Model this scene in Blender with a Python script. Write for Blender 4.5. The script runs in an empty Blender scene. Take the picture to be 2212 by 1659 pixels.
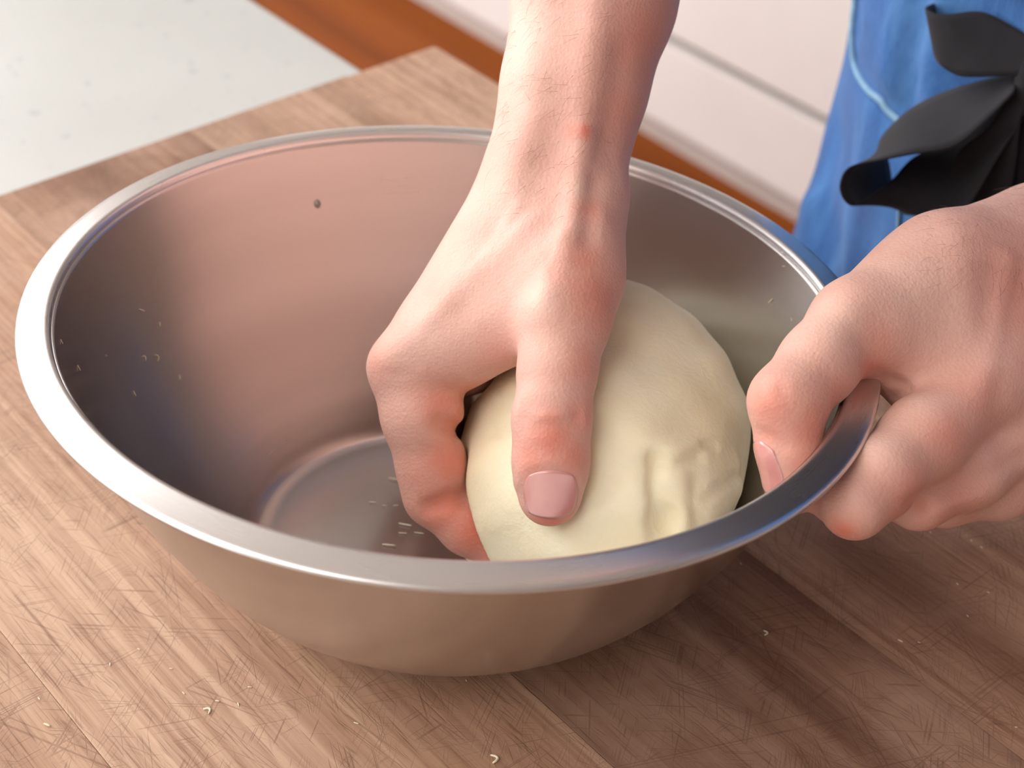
import bpy, bmesh, math, random
import numpy as np
from mathutils import Vector, Matrix

# ------------------------------------------------------------------ camera
SC = bpy.context.scene
COL = SC.collection
IW, IH = 2212.0, 1659.0
FPX, PITCH, ROLL, CAMH = 3600.0, 0.6681, 0.0489, 0.42667
_fw = np.array([0, math.cos(PITCH), -math.sin(PITCH)])
_rt = np.array([1.0, 0, 0]); _up = np.cross(_rt, _fw)
RT = _rt * math.cos(ROLL) + _up * math.sin(ROLL)
UP = -_rt * math.sin(ROLL) + _up * math.cos(ROLL)
FW = _fw
CAM = np.array([0, 0, CAMH])

cd = bpy.data.cameras.new('camera')
cam = bpy.data.objects.new('camera', cd); COL.objects.link(cam)
m = Matrix.Identity(4)
for i in range(3):
    m[i][0] = RT[i]; m[i][1] = UP[i]; m[i][2] = -FW[i]; m[i][3] = CAM[i]
cam.matrix_world = m
cd.sensor_fit = 'HORIZONTAL'; cd.sensor_width = 36.0
cd.lens = FPX / IW * 36.0
cd.clip_start = 0.02; cd.clip_end = 50
cd.dof.use_dof = True
cd.dof.focus_distance = 0.535
cd.dof.aperture_fstop = 11.0
SC.camera = cam

# ------------------------------------------------------------------ light
world = bpy.data.worlds.new('World'); SC.world = world
world.use_nodes = True
bg = world.node_tree.nodes['Background']
bg.inputs[0].default_value = (0.99, 0.98, 0.97, 1); bg.inputs[1].default_value = 2.0

def area(name, loc, target, sx, sy, power, col):
    l = bpy.data.lights.new(name, 'AREA'); l.shape = 'RECTANGLE'; l.size = sx; l.size_y = sy
    l.energy = power; l.color = col
    o = bpy.data.objects.new(name, l); COL.objects.link(o)
    o.location = loc
    o.rotation_euler = (Vector(target) - Vector(loc)).to_track_quat('-Z', 'Y').to_euler()
    return o
area('window_light', (-1.5, 1.45, 1.25), (0.0, 0.45, 0.0), 2.4, 1.5, 28, (0.99, 0.985, 0.985))
area('overhead_fill_light', (-0.75, -0.15, 1.58), (-0.4, 0.2, 0.0), 1.4, 1.4, 14, (1.0, 0.985, 0.96))  # unseen soft overhead fill, added to soften the window contrast

vs = SC.view_settings
vs.view_transform = 'Standard'; vs.look = 'None'; vs.gamma = 1.0; vs.use_curve_mapping = False
vs.exposure = 0.7
SC.cycles.use_denoising = True

# ------------------------------------------------------------------ helpers
rng = np.random.default_rng(7)
random.seed(7)

def A(px, py, d):
    """world point on the sight line of a photo pixel, d metres deep"""
    return CAM + d * (FW + RT * (px - IW / 2) / FPX - UP * (py - IH / 2) / FPX)

def at_z(px, py, z):
    v = A(px, py, 1.0) - CAM
    return CAM + v * (z - CAMH) / v[2]

def srgb(r, g, b):
    f = lambda c: (c / 255 / 12.92) if c / 255 <= 0.04045 else ((c / 255 + 0.055) / 1.055) ** 2.4
    return (f(r), f(g), f(b), 1.0)

def tag(o, label=None, cat=None, group=None, kind=None):
    if label: o['label'] = label
    if cat: o['category'] = cat
    if group: o['group'] = group
    if kind: o['kind'] = kind
    return o

def mesh_obj(name, V, F, mat=None, parent=None, smooth=True):
    me = bpy.data.meshes.new(name)
    me.from_pydata([tuple(map(float, v)) for v in V], [], [tuple(map(int, f)) for f in F])
    me.update()
    if smooth:
        me.polygons.foreach_set('use_smooth', [True] * len(me.polygons))
    if mat: me.materials.append(mat)
    o = bpy.data.objects.new(name, me); COL.objects.link(o)
    if parent: o.parent = parent
    return o

def bm_obj(name, bm, mat=None, parent=None, smooth=False):
    me = bpy.data.meshes.new(name); bm.to_mesh(me); bm.free()
    if smooth: me.polygons.foreach_set('use_smooth', [True] * len(me.polygons))
    if mat: me.materials.append(mat)
    o = bpy.data.objects.new(name, me); COL.objects.link(o)
    if parent: o.parent = parent
    return o

def empty(name, loc=(0, 0, 0), parent=None):
    o = bpy.data.objects.new(name, None); COL.objects.link(o); o.location = loc
    o.empty_display_size = 0.05
    if parent: o.parent = parent
    return o

def box(name, lo, hi, mat, parent=None, bevel=0.0, seg=2):
    bm = bmesh.new(); bmesh.ops.create_cube(bm, size=1.0)
    for v in bm.verts:
        v.co = Vector([lo[i] + (v.co[i] + 0.5) * (hi[i] - lo[i]) for i in range(3)])
    if bevel:
        bmesh.ops.bevel(bm, geom=bm.edges[:], offset=bevel, segments=seg, profile=0.6, affect='EDGES')
    return bm_obj(name, bm, mat, parent)

def tube(name, pts, rad, mat, parent=None, sides=8, closed_ends=True):
    pts = [np.array(p, float) for p in pts]; n = len(pts)
    rad = [rad] * n if np.isscalar(rad) else rad
    V, F = [], []
    prev = None
    for i, p in enumerate(pts):
        t = pts[min(i + 1, n - 1)] - pts[max(i - 1, 0)]; t /= np.linalg.norm(t) + 1e-12
        if prev is None:
            a = np.cross(t, [0.3, 0.5, 0.8]); a /= np.linalg.norm(a)
        else:
            a = prev - t * (prev @ t); a /= np.linalg.norm(a)
        prev = a; b = np.cross(t, a)
        for k in range(sides):
            th = 2 * math.pi * k / sides
            V.append(p + rad[i] * (a * math.cos(th) + b * math.sin(th)))
    for i in range(n - 1):
        for k in range(sides):
            k2 = (k + 1) % sides
            F.append((i * sides + k, i * sides + k2, (i + 1) * sides + k2, (i + 1) * sides + k))
    if closed_ends:
        F.append(tuple(range(sides))[::-1]); F.append(tuple((n - 1) * sides + k for k in range(sides)))
    return mesh_obj(name, V, F, mat, parent)

def spline(pts, n):
    """Catmull-Rom through pts, n samples"""
    P = np.array(pts, float); P = np.vstack([2 * P[0] - P[1], P, 2 * P[-1] - P[-2]])
    out = []
    for t in np.linspace(0, len(pts) - 1 - 1e-9, n):
        i = int(t); u = t - i; a, b, c, d = P[i:i + 4]
        out.append(0.5 * (2 * b + (c - a) * u + (2 * a - 5 * b + 4 * c - d) * u * u + (3 * b - a - 3 * c + d) * u ** 3))
    return np.array(out)

# ---- implicit surfaces -----------------------------------------------------
class Field:
    def __init__(s, lo, hi, h):
        s.lo = np.array(lo, float); s.h = h
        s.n = np.ceil((np.array(hi) - s.lo) / h).astype(int) + 1
        s.F = np.full(s.n, 0.05, np.float32)
        s.ax = [s.lo[i] + h * np.arange(s.n[i]) for i in range(3)]
    def _sub(s, lo, hi):
        i0 = np.clip(np.floor((lo - s.lo) / s.h).astype(int), 0, s.n)
        i1 = np.clip(np.ceil((hi - s.lo) / s.h).astype(int) + 1, 0, s.n)
        if np.any(i1 <= i0): return None
        sl = tuple(slice(a, b) for a, b in zip(i0, i1))
        g = np.meshgrid(*[s.ax[i][i0[i]:i1[i]] for i in range(3)], indexing='ij')
        return sl, np.stack(g, -1).astype(np.float32)
    def prim(s, kind, *a, **k):
        if kind == 'cone': s.cone(*a, **k)
        elif kind == 'ell': s.ell(*a, **k)
        elif kind == 'disp': s.disp(*a, **k)
    def _merge(s, sl, d, k, sub=False):
        cur = s.F[sl]
        if sub:
            d = -d; hh = np.maximum(k - np.abs(cur - d), 0) / k
            s.F[sl] = np.maximum(cur, d) + hh * hh * k / 4
        else:
            hh = np.maximum(k - np.abs(cur - d), 0) / k
            s.F[sl] = np.minimum(cur, d) - hh * hh * k / 4
    def cone(s, a, b, ra, rb, k=0.006, flat=None, fs=1.0, sub=False):
        a = np.asarray(a, float); b = np.asarray(b, float)
        m = max(ra, rb) * max(1.0, 1 / fs) + 2.2 * k + 0.006
        q = s._sub(np.minimum(a, b) - m, np.maximum(a, b) + m)
        if q is None: return
        sl, P = q
        ab = (b - a).astype(np.float32); L2 = float(ab @ ab) + 1e-12
        w = P - a.astype(np.float32)
        t = np.clip((w @ ab) / L2, 0, 1)
        w = w - t[..., None] * ab
        if flat is not None:
            n = np.asarray(flat, np.float32); n = n / np.linalg.norm(n)
            w = w + ((w @ n) * (fs - 1))[..., None] * n
        d = np.sqrt((w * w).sum(-1)) - (ra + (rb - ra) * t)
        s._merge(sl, d, k, sub)
    def ell(s, c, axes, rad, k=0.006, sub=False):
        c = np.asarray(c, float); axes = np.asarray(axes, np.float32); rad = np.asarray(rad, np.float32)
        m = float(rad.max()) + 2.2 * k + 0.006
        q = s._sub(c - m, c + m)
        if q is None: return
        sl, P = q
        w = (P - c.astype(np.float32)) @ axes.T
        k0 = np.sqrt(((w / rad) ** 2).sum(-1)); k1 = np.sqrt(((w / rad ** 2) ** 2).sum(-1)) + 1e-9
        s._merge(sl, k0 * (k0 - 1) / k1, k, sub)
    def disp(s, pts, amp, w):
        """ridge (amp > 0) or crease (amp < 0) along a polyline"""
        pts = [np.asarray(p, float) for p in pts]
        if len(pts) == 1: pts = pts * 2
        lo = np.min(pts, 0) - 3 * w; hi = np.max(pts, 0) + 3 * w
        q = s._sub(lo, hi)
        if q is None: return
        sl, P = q
        best = None
        for a, b in zip(pts[:-1], pts[1:]):
            a = a.astype(np.float32); ab = (b - a).astype(np.float32); L2 = float(ab @ ab) + 1e-12
            v = P - a; t = np.clip((v @ ab) / L2, 0, 1); v = v - t[..., None] * ab
            d2 = (v * v).sum(-1); best = d2 if best is None else np.minimum(best, d2)
        s.F[sl] -= amp * np.exp(-best / (w * w))
    def hit(s, px, py, dflt=0.56, d0=0.40, d1=0.80):
        """first point of the surface met on a sight line"""
        v = A(px, py, 1.0) - CAM
        t = np.arange(d0, d1, s.h * 0.4)
        P = CAM + v * t[:, None]
        q = np.rint((P - s.lo) / s.h).astype(int)
        ok = ((q >= 0) & (q < s.n)).all(1)
        q = np.clip(q, 0, s.n - 1)
        k = np.nonzero(ok & (s.F[q[:, 0], q[:, 1], q[:, 2]] < 0))[0]
        return CAM + v * (t[k[0]] if len(k) else dflt)
    def mesh(s):
        F = s.F; ins = F < 0
        nx, ny, nz = F.shape
        c = np.zeros((nx - 1, ny - 1, nz - 1), np.int8)
        for i in (0, 1):
            for j in (0, 1):
                for k in (0, 1):
                    c += ins[i:nx - 1 + i, j:ny - 1 + j, k:nz - 1 + k]
        act = (c > 0) & (c < 8)
        idx = np.argwhere(act)
        vid = -np.ones(act.shape, np.int32); vid[act] = np.arange(len(idx))
        acc = np.zeros((len(idx), 3)); cnt = np.zeros(len(idx))
        corners = [(i, j, k) for i in (0, 1) for j in (0, 1) for k in (0, 1)]
        for a in corners:
            for ax in range(3):
                if a[ax]: continue
                b = list(a); b[ax] = 1
                fa = F[idx[:, 0] + a[0], idx[:, 1] + a[1], idx[:, 2] + a[2]]
                fb = F[idx[:, 0] + b[0], idx[:, 1] + b[1], idx[:, 2] + b[2]]
                mk = (fa < 0) != (fb < 0)
                t = np.where(mk, fa / np.where(mk, fa - fb, 1), 0)
                p = np.tile(np.array(a, float), (len(idx), 1)); p[:, ax] += t
                acc += p * mk[:, None]; cnt += mk
        V = s.lo + s.h * (idx + acc / cnt[:, None])
        faces = []
        for ax in range(3):
            o1, o2 = [(1, 2), (2, 0), (0, 1)][ax]
            sh = [slice(1, -1)] * 3; sh[ax] = slice(0, -1)
            sh2 = list(sh); sh2[ax] = slice(1, None)
            A0 = ins[tuple(sh)]; B0 = ins[tuple(sh2)]
            e = np.argwhere(A0 != B0)
            if not len(e): continue
            inside_first = A0[tuple(e.T)]
            base = e.copy(); base[:, o1] += 1; base[:, o2] += 1
            def cell(d1, d2):
                q = base.copy(); q[:, o1] -= d1; q[:, o2] -= d2
                return vid[tuple(q.T)]
            q = np.stack([cell(1, 1), cell(0, 1), cell(0, 0), cell(1, 0)], 1)
            q[~inside_first] = q[~inside_first][:, ::-1]
            faces.append(q)
        Q = np.concatenate(faces)
        Q = Q[(Q >= 0).all(1)]
        return V, Q

def relax(V, Q, it=2, lam=0.5):
    for _ in range(it):
        acc = np.zeros_like(V); cnt = np.zeros(len(V))
        for i in range(4):
            a = Q[:, i]; b = Q[:, (i + 1) % 4]
            np.add.at(acc, a, V[b]); np.add.at(cnt, a, 1)
            np.add.at(acc, b, V[a]); np.add.at(cnt, b, 1)
        V = V + lam * (acc / np.maximum(cnt, 1)[:, None] - V)
    return V

# ------------------------------------------------------------------ materials
class NT:
    def __init__(s, name):
        s.m = bpy.data.materials.new(name); s.m.use_nodes = True
        s.t = s.m.node_tree; s.b = s.t.nodes['Principled BSDF']
    def n(s, typ, **kw):
        nd = s.t.nodes.new(typ)
        for k, v in kw.items():
            if k.startswith('i_'):
                nd.inputs[k[2:].replace('_', ' ')].default_value = v
            else: setattr(nd, k, v)
        return nd
    def l(s, a, b): s.t.links.new(a, b)
    def coord(s, kind='Object', scale=(1, 1, 1), rot=(0, 0, 0), src=None):
        tc = s.n('ShaderNodeTexCoord'); mp = s.n('ShaderNodeMapping')
        mp.inputs['Scale'].default_value = scale; mp.inputs['Rotation'].default_value = rot
        s.l(src or tc.outputs[kind], mp.inputs['Vector']); return mp.outputs[0]
    def turned(s, src, scale, rot):
        """coordinates turned by rot first, then stretched"""
        mp = s.n('ShaderNodeMapping'); mp.vector_type = 'TEXTURE'
        mp.inputs['Scale'].default_value = tuple(1.0 / c for c in scale); mp.inputs['Rotation'].default_value = (0, 0, rot)
        s.l(src, mp.inputs['Vector']); return mp.outputs[0]
    def noise(s, vec, scale, detail=4, rough=0.55, dist=0.0):
        nd = s.n('ShaderNodeTexNoise'); nd.inputs['Scale'].default_value = scale
        nd.inputs['Detail'].default_value = detail; nd.inputs['Roughness'].default_value = rough
        nd.inputs['Distortion'].default_value = dist
        s.l(vec, nd.inputs['Vector']); return nd.outputs['Fac']
    def ramp(s, fac, stops, interp='LINEAR'):
        r = s.n('ShaderNodeValToRGB'); r.color_ramp.interpolation = interp
        el = r.color_ramp.elements
        while len(el) < len(stops): el.new(0.5)
        for e, (p, c) in zip(el, stops):
            e.position = p; e.color = c if len(c) == 4 else (*c, 1)
        s.l(fac, r.inputs[0]); return r.outputs['Color']
    def mix(s, fac, a, b, mode='MIX'):
        x = s.n('ShaderNodeMix'); x.data_type = 'RGBA'; x.blend_type = mode
        if isinstance(fac, float) or isinstance(fac, int): x.inputs[0].default_value = fac
        else: s.l(fac, x.inputs[0])
        for v, i in ((a, 6), (b, 7)):
            if isinstance(v, tuple): x.inputs[i].default_value = v
            else: s.l(v, x.inputs[i])
        return x.outputs[2]
    def math(s, op, a, b=None):
        x = s.n('ShaderNodeMath'); x.operation = op
        for v, i in ((a, 0), (b, 1)):
            if v is None: continue
            if isinstance(v, (int, float)): x.inputs[i].default_value = v
            else: s.l(v, x.inputs[i])
        return x.outputs[0]
    def bump(s, h, strength, dist=0.001, normal=None):
        b = s.n('ShaderNodeBump'); b.inputs['Strength'].default_value = strength
        b.inputs['Distance'].default_value = dist; s.l(h, b.inputs['Height'])
        if normal is not None: s.l(normal, b.inputs['Normal'])
        return b.outputs[0]
    def set(s, **kw):
        for k, v in kw.items():
            i = s.b.inputs[k.replace('_', ' ')]
            if hasattr(v, 'is_linked') or hasattr(v, 'links'): s.l(v, i)
            else: i.default_value = v
        return s.m

def mat_skin():
    t = NT('skin')
    v = t.coord('Object')
    at = t.n('ShaderNodeAttribute'); at.attribute_name = 'tone'
    sep = t.n('ShaderNodeSeparateColor'); t.l(at.outputs['Color'], sep.inputs[0])
    base = t.ramp(t.noise(v, 28, 3, 0.6), [(0.3, srgb(218, 170, 155)), (0.7, srgb(228, 187, 174))])
    base = t.mix(t.math('MULTIPLY', t.noise(v, 160, 3), 0.35), base, srgb(212, 150, 132))
    base = t.mix(sep.outputs[0], base, srgb(218, 122, 100))
    base = t.mix(sep.outputs[1], base, srgb(234, 200, 184))
    vo = t.n('ShaderNodeTexVoronoi'); vo.inputs['Scale'].default_value = 900; t.l(v, vo.inputs['Vector'])
    h = t.math('ADD', t.math('MULTIPLY', vo.outputs['Distance'], 0.6), t.noise(v, 420, 4))
    t.l(t.bump(h, 0.34, 0.0006), t.b.inputs['Normal'])
    return t.set(Base_Color=base, Roughness=0.54, Subsurface_Weight=0.15,
                 Subsurface_Radius=(1.0, 0.36, 0.2), Subsurface_Scale=0.003, Specular_IOR_Level=0.36)

def mat_nail():
    t = NT('fingernail'); v = t.coord('Object')
    return t.set(Base_Color=t.ramp(t.noise(v, 60), [(0.3, srgb(214, 142, 138)), (0.7, srgb(226, 164, 156))]),
                 Roughness=0.22, Subsurface_Weight=0.2, Subsurface_Radius=(1, .4, .3), Subsurface_Scale=0.002,
                 Coat_Weight=1.0, Coat_Roughness=0.12)

def mat_steel(name='brushed_steel', rough=0.25, col=(0.56, 0.54, 0.525, 1)):
    t = NT(name)
    tc = t.n('ShaderNodeTexCoord'); sp = t.n('ShaderNodeSeparateXYZ'); t.l(tc.outputs['Object'], sp.inputs[0])
    rad = t.math('SQRT', t.math('ADD', t.math('MULTIPLY', sp.outputs[0], sp.outputs[0]), t.math('MULTIPLY', sp.outputs[1], sp.outputs[1])))
    cb = t.n('ShaderNodeCombineXYZ'); t.l(t.math('MULTIPLY', rad, 260.0), cb.inputs[0]); t.l(t.math('MULTIPLY', sp.outputs[2], 260.0), cb.inputs[2])
    br = t.noise(cb.outputs[0], 1.0, 3, 0.6)
    smear = t.noise(tc.outputs['Object'], 14, 3, 0.5)
    r = t.math('ADD', t.math('ADD', t.math('MULTIPLY', smear, 0.08), t.math('MULTIPLY', br, 0.06)), rough - 0.07)
    c = t.mix(t.math('MULTIPLY', br, 0.3), col, (col[0] * 0.82, col[1] * 0.82, col[2] * 0.82, 1))
    return t.set(Base_Color=c, Metallic=1.0, Roughness=r)

def mat_dough():
    t = NT('dough'); v = t.coord('Object')
    c = t.ramp(t.noise(v, 35, 5, 0.6, 0.4), [(0.3, srgb(246, 234, 198)), (0.7, srgb(250, 243, 216))])
    h = t.math('ADD', t.noise(v, 90, 6, 0.62, 0.5), t.math('MULTIPLY', t.noise(v, 500, 3), 0.25))
    t.l(t.bump(h, 0.32, 0.0022), t.b.inputs['Normal'])
    return t.set(Base_Color=c, Roughness=0.62, Subsurface_Weight=0.3, Subsurface_Radius=(1, .8, .45),
                 Subsurface_Scale=0.004, Specular_IOR_Level=0.3)

def mat_wood():
    """walnut plank; grain along local x, a per-plank offset from the object's random"""
    t = NT('walnut'); oi = t.n('ShaderNodeObjectInfo')
    tc = t.n('ShaderNodeTexCoord')
    off = t.n('ShaderNodeVectorMath'); off.operation = 'MULTIPLY_ADD'
    t.l(oi.outputs['Random'], off.inputs[0]); off.inputs[1].default_value = (7.3, 3.1, 5.7); t.l(tc.outputs['Object'], off.inputs[2])
    P = off.outputs[0]
    wide = t.noise(t.coord(src=P, scale=(0.8, 22, 8)), 1.0, 2, 0.5, 0.05)
    lines = t.noise(t.coord(src=P, scale=(1.6, 300, 60)), 1.0, 4, 0.65)
    pores = t.noise(t.coord(src=P, scale=(55, 1100, 300)), 1.0, 1, 0.5)
    base = t.ramp(wide, [(0.28, srgb(176, 138, 112)), (0.45, srgb(196, 160, 133)), (0.58, srgb(207, 173, 147)), (0.75, srgb(216, 184, 159))])
    base = t.mix(t.ramp(lines, [(0.36, (0, 0, 0)), (0.70, (1, 1, 1))]), base, srgb(158, 120, 96))
    # heartwood bands, strongest in lower-right planks (object colour) to paint in shade too
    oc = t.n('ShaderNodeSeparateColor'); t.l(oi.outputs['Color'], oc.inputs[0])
    heart_shade = t.ramp(t.noise(t.coord(src=P, scale=(0.35, 26, 8)), 1.0, 2, 0.5), [(0.26, (0, 0, 0)), (0.62, (1, 1, 1))])
    base = t.mix(t.math('MULTIPLY', heart_shade, oc.outputs[0]), base, srgb(100, 65, 48))
    pm = t.ramp(pores, [(0.60, (0, 0, 0)), (0.72, (1, 1, 1))])
    base = t.mix(t.math('MULTIPLY', pm, 0.5), base, srgb(108, 74, 56))
    mott = t.noise(P, 14, 4, 0.6)
    base = t.mix(t.ramp(mott, [(0.42, (0, 0, 0)), (0.75, (0.4, 0.4, 0.4))]), base, srgb(216, 184, 160))
    # knife scratches: straight thin streaks in several directions, broken into short cuts
    hs = None
    for i, rot in enumerate((0.45, -0.42, 1.15, 1.57, -1.05, 2.2, 0.16, 0.85, -0.75)):
        s1 = t.noise(t.turned(P, (5.0, 1250 + 110 * i, 20), rot), 1.0, 0, 0.5)
        k = t.ramp(s1, [(0.66, (0, 0, 0)), (0.73, (1, 1, 1))])
        g_ = t.ramp(t.noise(t.turned(P, (34 + 7 * i, 60, 20), rot), 1.0, 1, 0.5), [(0.52, (0, 0, 0)), (0.64, (1, 1, 1))])
        k = t.math('MULTIPLY', k, g_)
        hs = k if hs is None else t.math('MAXIMUM', hs, k)
    base = t.mix(t.math('MULTIPLY', hs, 0.38), base, srgb(92, 62, 46))
    tone = t.n('ShaderNodeHueSaturation')
    t.l(base, tone.inputs['Color'])
    t.l(t.math('ADD', t.math('MULTIPLY', oi.outputs['Random'], 0.08), 1.0), tone.inputs['Value'])
    h = t.math('SUBTRACT', t.math('MULTIPLY', lines, 0.3), t.math('ADD', t.math('MULTIPLY', pm, 0.4), hs))
    t.l(t.bump(h, 0.25, 0.0006), t.b.inputs['Normal'])
    return t.set(Base_Color=tone.outputs[0], Roughness=0.58, Specular_IOR_Level=0.35)

def mat_quartz():
    t = NT('quartz'); v = t.coord('Object')
    c = t.ramp(t.noise(v, 5, 3), [(0.3, srgb(188, 191, 188)), (0.7, srgb(200, 203, 200))])
    sp = t.ramp(t.noise(v, 85, 2, 0.5), [(0.655, (0, 0, 0)), (0.73, (1, 1, 1))])
    c = t.mix(t.math('MULTIPLY', sp, 0.42), c, srgb(150, 158, 160))
    return t.set(Base_Color=c, Roughness=0.32)

def mat_plain(name, c1, c2, scale=20, rough=0.5, bump=0.0):
    t = NT(name); v = t.coord('Object'); nz = t.noise(v, scale, 4)
    if bump: t.l(t.bump(nz, bump, 0.001), t.b.inputs['Normal'])
    return t.set(Base_Color=t.ramp(nz, [(0.3, c1), (0.7, c2)]), Roughness=rough)

def mat_floor():
    t = NT('floor_wood')
    a = t.noise(t.turned(t.coord('Object'), (1.2, 14, 1), -0.835), 1.0, 5, 0.6, 0.5)
    c = t.ramp(a, [(0.3, srgb(112, 52, 6)), (0.55, srgb(142, 72, 10)), (0.75, srgb(158, 86, 18))])
    return t.set(Base_Color=c, Roughness=0.6, Specular_IOR_Level=0.25)

def mat_denim():
    t = NT('denim'); v = t.coord('Object')
    c = t.ramp(t.noise(t.coord(scale=(1, 1, 0.35)), 26, 5, 0.6, 0.6), [(0.3, srgb(22, 62, 128)), (0.5, srgb(42, 92, 160)), (0.72, srgb(84, 136, 192))])
    weave = t.noise(t.coord(scale=(1, 1, 0.25), rot=(0.4, 0.3, 0.6)), 900, 2)
    c = t.mix(t.math('MULTIPLY', weave, 0.35), c, srgb(104, 152, 200))
    t.l(t.bump(weave, 0.3, 0.0008), t.b.inputs['Normal'])
    return t.set(Base_Color=c, Roughness=0.85, Specular_IOR_Level=0.2, Sheen_Weight=0.15)

def mat_ribbon():
    t = NT('black_linen'); v = t.coord('Object')
    w = t.noise(v, 1100, 2)
    c = t.ramp(t.noise(v, 40, 4), [(0.3, srgb(26, 25, 29)), (0.7, srgb(38, 37, 42))])
    t.l(t.bump(w, 0.4, 0.0006), t.b.inputs['Normal'])
    return t.set(Base_Color=c, Roughness=0.8, Specular_IOR_Level=0.25, Sheen_Weight=0.08)

M = dict(skin=mat_skin(), nail=mat_nail(), steel=mat_steel(), rim=mat_steel('polished_steel', 0.27, (0.70, 0.695, 0.69, 1)),
         dough=mat_dough(), wood=mat_wood(), quartz=mat_quartz(), floor=mat_floor(), denim=mat_denim(), ribbon=mat_ribbon(),
         cabinet=mat_plain('cabinet_paint', srgb(236, 231, 229), srgb(241, 236, 234), 6, 0.45),
         plinth=mat_plain('plinth_paint', srgb(196, 186, 180), srgb(204, 194, 188), 6, 0.5),
         piping=mat_plain('piping_cloth', srgb(112, 156, 188), srgb(140, 178, 204), 200, 0.8, 0.3),
         hair=mat_plain('hair', srgb(52, 36, 28), srgb(70, 48, 36), 80, 0.5),
         body_hair=mat_plain('body_hair', srgb(110, 78, 60), srgb(136, 98, 76), 80, 0.5),
         crumb=mat_plain('dried_dough', srgb(226, 212, 182), srgb(240, 232, 212), 200, 0.7, 0.2),
         dark=mat_plain('cabinet_dark', srgb(120, 112, 106), srgb(128, 120, 114), 6, 0.6))

# ------------------------------------------------------------------ setting
G = np.array([0.67, -0.742, 0.0]); G /= np.linalg.norm(G)        # along the counter edge and the grain
N = np.array([-G[1], G[0], 0.0])                                 # outwards, over the aisle
FLOOR_Z = -0.93; TOP_Z = -0.030
EDGE = at_z(780, 150, TOP_Z)                                     # a point on the counter's aisle edge
YAW = math.atan2(G[1], G[0])

fl = box('floor', (-3.5, -3.0, -0.02), (4.0, 4.5, 0.0), M['floor']); fl.location.z = FLOOR_Z
tag(fl, 'orange-brown wooden floor seen behind the counter', 'floor', kind='structure')

wall_mat = mat_plain('wall_paint', srgb(214, 208, 202), srgb(220, 214, 208), 4, 0.8)
ceil_mat = mat_plain('ceiling_paint', srgb(232, 228, 222), srgb(236, 232, 226), 4, 0.9)
def struct(name, lo, hi, mat, label, cat):
    o = box(name, lo, hi, mat); tag(o, label, cat, kind='structure'); return o
struct('wall_back', (-3.5, 4.5, FLOOR_Z), (4.0, 4.6, 1.62), wall_mat, 'far kitchen wall behind the white cabinets', 'wall')
struct('wall_front', (-3.5, -3.1, FLOOR_Z), (4.0, -3.0, 1.62), wall_mat, 'kitchen wall behind the camera', 'wall')
struct('wall_right', (4.0, -3.0, FLOOR_Z), (4.1, 4.5, 1.62), wall_mat, 'kitchen wall on the right side', 'wall')
struct('ceiling', (-3.5, -3.0, 1.62), (4.0, 4.5, 1.7), ceil_mat, 'white kitchen ceiling', 'ceiling')

def frame(name, origin, parent=None):
    """empty whose x runs along the counter edge, y out over the aisle"""
    e = empty(name, origin, parent); e.rotation_euler.z = YAW; return e

# counter: local x along G, local y = N after the rotation (G x -> y is to the left of G)
ct = box('countertop', (-1.3, -0.95, -0.03), (1.5, 0.0, 0.0), M['quartz'], bevel=0.003)
ct.location = EDGE; ct.rotation_euler.z = YAW; ct.location.z = TOP_Z
tag(ct, 'white speckled quartz countertop under the wooden board', 'countertop')
ic = frame('base_cabinet', (EDGE[0], EDGE[1], FLOOR_Z))
hh = TOP_Z - 0.03 - FLOOR_Z
box('body', (-1.28, -0.92, 0.10), (1.48, -0.04, hh - 0.0005), M['cabinet'], ic, 0.002)
box('plinth', (-1.26, -0.88, 0.0), (1.46, -0.10, 0.10), M['plinth'], ic)
tag(ic, 'white base cabinet carrying the quartz countertop', 'cabinet')

# row of white cabinets across the aisle
B0 = at_z(1085, 125, FLOOR_Z)
off = float((B0 - EDGE) @ N)
def cab(x0, x1, label):
    e = frame('drawer_cabinet', (EDGE[0] + N[0] * off, EDGE[1] + N[1] * off, FLOOR_Z))
    box('plinth', (x0, 0.02, 0.0), (x1, 0.5, 0.034), M['plinth'], e)
    box('body', (x0, 0.021, 0.035), (x1, 0.6, 0.86), M['dark'], e)
    zs = [0.038, 0.192, 0.53, 0.858]
    for a, b in zip(zs[:-1], zs[1:]):
        d = box('drawer', (x0 + 0.003, 0.0, a + 0.008), (x1 - 0.003, 0.0205, b - 0.008), M['cabinet'], e, 0.003)
    tag(e, label, 'cabinet', 'white drawer cabinets across the aisle')
cx = float((at_z(1260, 230, FLOOR_Z) - EDGE) @ G)
cab(cx - 1.2, cx - 0.602, 'white drawer cabinet across the aisle, at the far left end of its row')
cab(cx - 0.60, cx - 0.002, 'white drawer cabinet across the aisle, left of the raised forearm')
cab(cx, cx + 0.9, 'white drawer cabinet across the aisle, between the forearm and the denim')
cab(cx + 0.902, cx + 1.8, 'white drawer cabinet across the aisle, behind the person')

# ------------------------------------------------------------------ cutting board
CORNER = at_z(940, 97, 0.0)
board = frame('cutting_board', (CORNER[0], CORNER[1], 0.0))
tag(board, 'large worn walnut cutting board with knife scratches under the bowl', 'cutting board')
wd = [0.060, 0.098, 0.107, 0.125, 0.12, 0.092, 0.08, 0.07]
heart_shade = [0.25, 0.72, 0.85, 0.14, 0.12, 0.2, 0.3, 0.2]  # lower-right planks raised: heartwood plus the shade there put into the colour
y = 0.0
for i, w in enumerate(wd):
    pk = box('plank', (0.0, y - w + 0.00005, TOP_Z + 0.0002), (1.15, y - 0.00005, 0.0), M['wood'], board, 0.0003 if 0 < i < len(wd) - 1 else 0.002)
    pk.color = (heart_shade[i], 0, 0, 1)
    y -= w

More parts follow.
